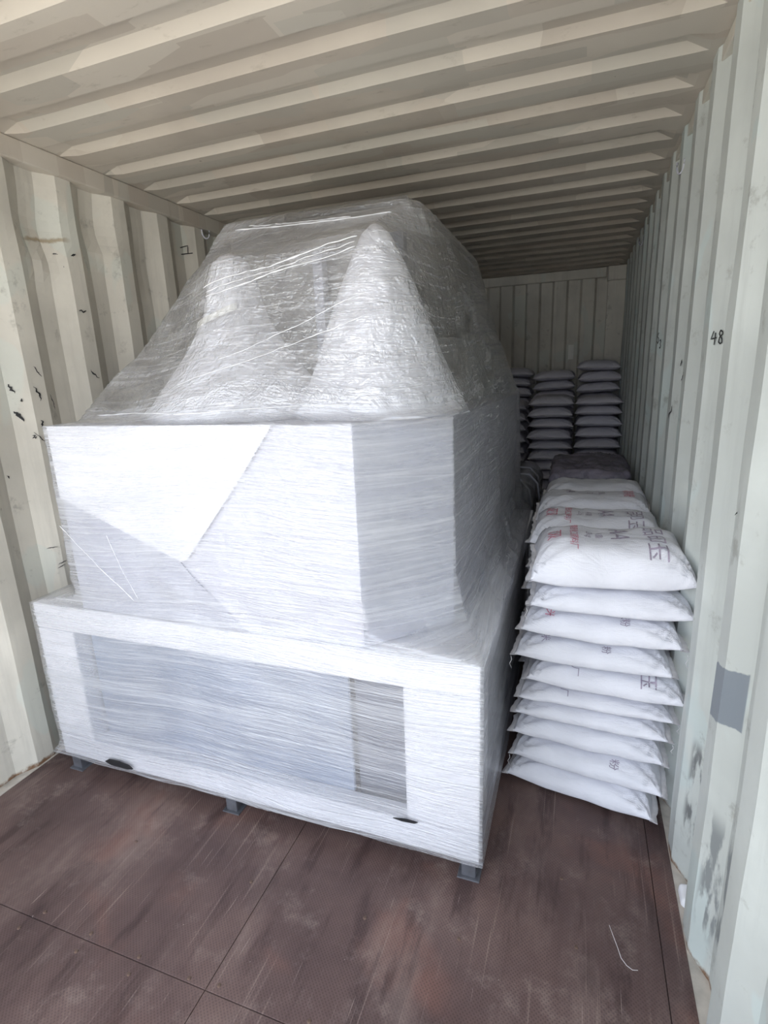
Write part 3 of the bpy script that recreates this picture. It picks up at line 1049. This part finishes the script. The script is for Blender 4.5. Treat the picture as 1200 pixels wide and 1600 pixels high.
# near row along the numbered wall: four stacks of ten
def settle(o, kind, below):
    # lower the sack until it just rests on the one below (or on the floor)
    m = Matrix.LocRotScale(o.location, o.rotation_euler, o.scale)
    lift = -1e9
    if below is None:
        lift = max(.0015 - (m @ v.co).z for v in kind.me.vertices)
    else:
        bo, bk = below
        bmx = Matrix.LocRotScale(bo.location, bo.rotation_euler, bo.scale)
        inv = bmx.inverted()
        for v in kind.me.vertices:
            p = inv @ (m @ v.co)
            u, w = p.x / A_, p.y / B_
            if abs(u) < 1 and abs(w) < 1:
                d = (bk.rim(u, w) + bk.top(u, w) - p.z) * bo.scale.z
                lift = max(lift, d)
        lift += .0015
    o.location.z += lift

thick = [.100, .090, .088, .072, .058, .092, .094, .098, .092, .12]      # floor upwards
dx = [-.012, .005, -.004, -.004, .004, .035, -.012, .010, .028, .024]
yaw = [-.17, -.14, -.09, -.05, -.03, -.06, -.03, -.05, .02, .03]
names = ['nearest stack', 'second stack', 'third stack', 'fourth stack']
ycs = [1.872, 2.236, 2.562, 2.888]
near = []
for s in range(4):
    below = None
    for i in range(10):
        top = (i == 9)
        k = (KINDS[5], KINDS[6], KINDS[7], KINDS[6])[s] if top else KINDS[(i * 2 + s * 3) % 5]
        zs = 1.0 if top else thick[i] * .95 / .105
        if s == 0:
            lx, ry = .930 + dx[i], yaw[i]
        else:
            lx, ry = .925 + rnd.uniform(-.015, .012), rnd.uniform(-.025, .025)
        pos = 'topmost' if top else ('bottom' if i == 0 else ORD[9 - i] + ' from top')
        lab = {0: 'white woven sack, %s of the %s along the numbered wall'}.get(s, 'white woven sack, %s in the %s behind the nearest one') % (pos, names[s])
        o = place_sack(k, (lx, ycs[s] - (.02 if s == 0 and i < 2 else 0), .5), ry, lab, 'white sacks stacked along the numbered wall', sc=(1, .90 if s else 1, zs), tilt=((.02 if top else 0), (-.03 if (top and s == 0) else 0)))
        settle(o, k, below)
        below = (o, k)
        near.append((s, i, o, k))
def sack_at(s, i):
    return next((o, k) for a, b, o, k in near if a == s and b == i)
def prints(s, i, items):
    o, k = sack_at(s, i)
    for txt, size, x, y, m in items:
        print_on(k, o, txt, size, x, y, M[m])
FULL = [('品印玉', .068, .100, .055, 'print_grey'), ('AA', .085, -.012, .050, 'print_grey'), ('净重', .026, -.045, .0, 'print_grey'), ('25kg', .028, -.075, .005, 'print_grey'),
        ('精细化工原料厂', .030, -.125, .085, 'print_red'), ('双双', .052, -.200, .035, 'print_red')]
prints(0, 9, FULL)
prints(1, 9, FULL)
prints(2, 9, [('精制粉', .05, .12, .09, 'print_red'), ('重量', .03, .02, .05, 'print_grey'), ('品名', .03, -.03, .05, 'print_grey'), ('AA', .06, -.13, .08, 'print_grey')])
prints(0, 7, [('米粉', .033, .060, -.080, 'print_grey'), ('米', .036, -.175, -.108, 'print_red')])
prints(0, 6, [('粉', .032, .03, -.118, 'print_grey'), ('米', .034, -.165, -.102, 'print_grey')])
prints(0, 5, [('玉', .058, .105, -.104, 'print_grey'), ('具厂', .030, -.105, -.092, 'print_grey')])
prints(0, 4, [('厂', .032, -.11, -.122, 'print_grey')])
prints(0, 1, [('粉', .034, .075, -.118, 'print_grey')])
for (s, i, sg) in ((0, 6, -1), (0, 8, -1), (0, 3, 1), (0, 1, -1), (0, 7, 1), (0, 4, 1)):
    o, k = sack_at(s, i)
    t = link('loose_thread', thread_me[0], None, o)
    t.location = (sg * (A_ + .012), -B_ * .97, 0)

# dark film-covered bundle behind the fourth stack
bundle = obj('covered_bundle', lumpy_box(.70, 1.125, 3.10, 3.80, .004, .935, .020, 8.0, rnd=.045, cuts=48, fold=.011), M['dark_bundle'], None, True)
tag(bundle, 'dark wrinkled plastic covered bundle behind the rows of white sacks', 'bundle')

# far sacks: two rows of stacks against the end wall
cols = [(.995, 'by the numbered wall'), (.612, 'one in from the wall'), (.228, 'half behind the machine')]
P_ = .0935
for r, (yc, n, rowname) in enumerate(((4.985, (14, 14, 13), 'front row'), (5.468, (16, 16, 16), 'rear row'))):
    for c, (xc, cname) in enumerate(cols):
        below = None
        for i in range(n[c]):
            k = KINDS[(i * 3 + c * 2 + r) % 5]
            top = i == n[c] - 1
            pos = 'topmost' if top else ('bottom' if i == 0 else ORD[n[c] - 1 - i] + ' from top')
            lab = 'grey sack in far %s, %s, stack %s' % (rowname, pos, cname)
            jx, jy, jr = rnd.uniform(-.004, .004), rnd.uniform(-.006, .006), rnd.uniform(-.025, .025)
            ty = rnd.uniform(-.02, .02)
            if r == 1 and i >= n[c] - 3:
                jr = rnd.uniform(-.04, .04); ty = rnd.uniform(-.04, .04)
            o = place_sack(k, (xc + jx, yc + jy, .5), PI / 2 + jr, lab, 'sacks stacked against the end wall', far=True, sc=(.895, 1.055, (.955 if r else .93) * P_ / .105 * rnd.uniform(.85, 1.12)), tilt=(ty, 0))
            settle(o, k, below)
            below = (o, k)

# ------------------------------------------------------------------ small litter
sc_bm = lumpy_box(-.016, .016, -.03, .03, 0, .03, .012, 2.0, rnd=.012)
scrap = obj('plastic_scrap', sc_bm, M['foam'], None, True)
scrap.location = (1.192, 1.405, 0.0)
tag(scrap, 'crumpled scrap of white plastic at the foot of the numbered wall', 'scrap')

thr = obj('plastic_thread', tube([(.985, 1.262, .003), (.993, 1.235, .004), (1.003, 1.205, .003), (1.010, 1.18, .003), (1.022, 1.165, .003), (1.035, 1.158, .003), (1.048, 1.162, .002)], .0007, 5), M['thread'], None, True)
tag(thr, 'thin pale plastic thread curled on the brown floor near the numbered wall', 'thread')
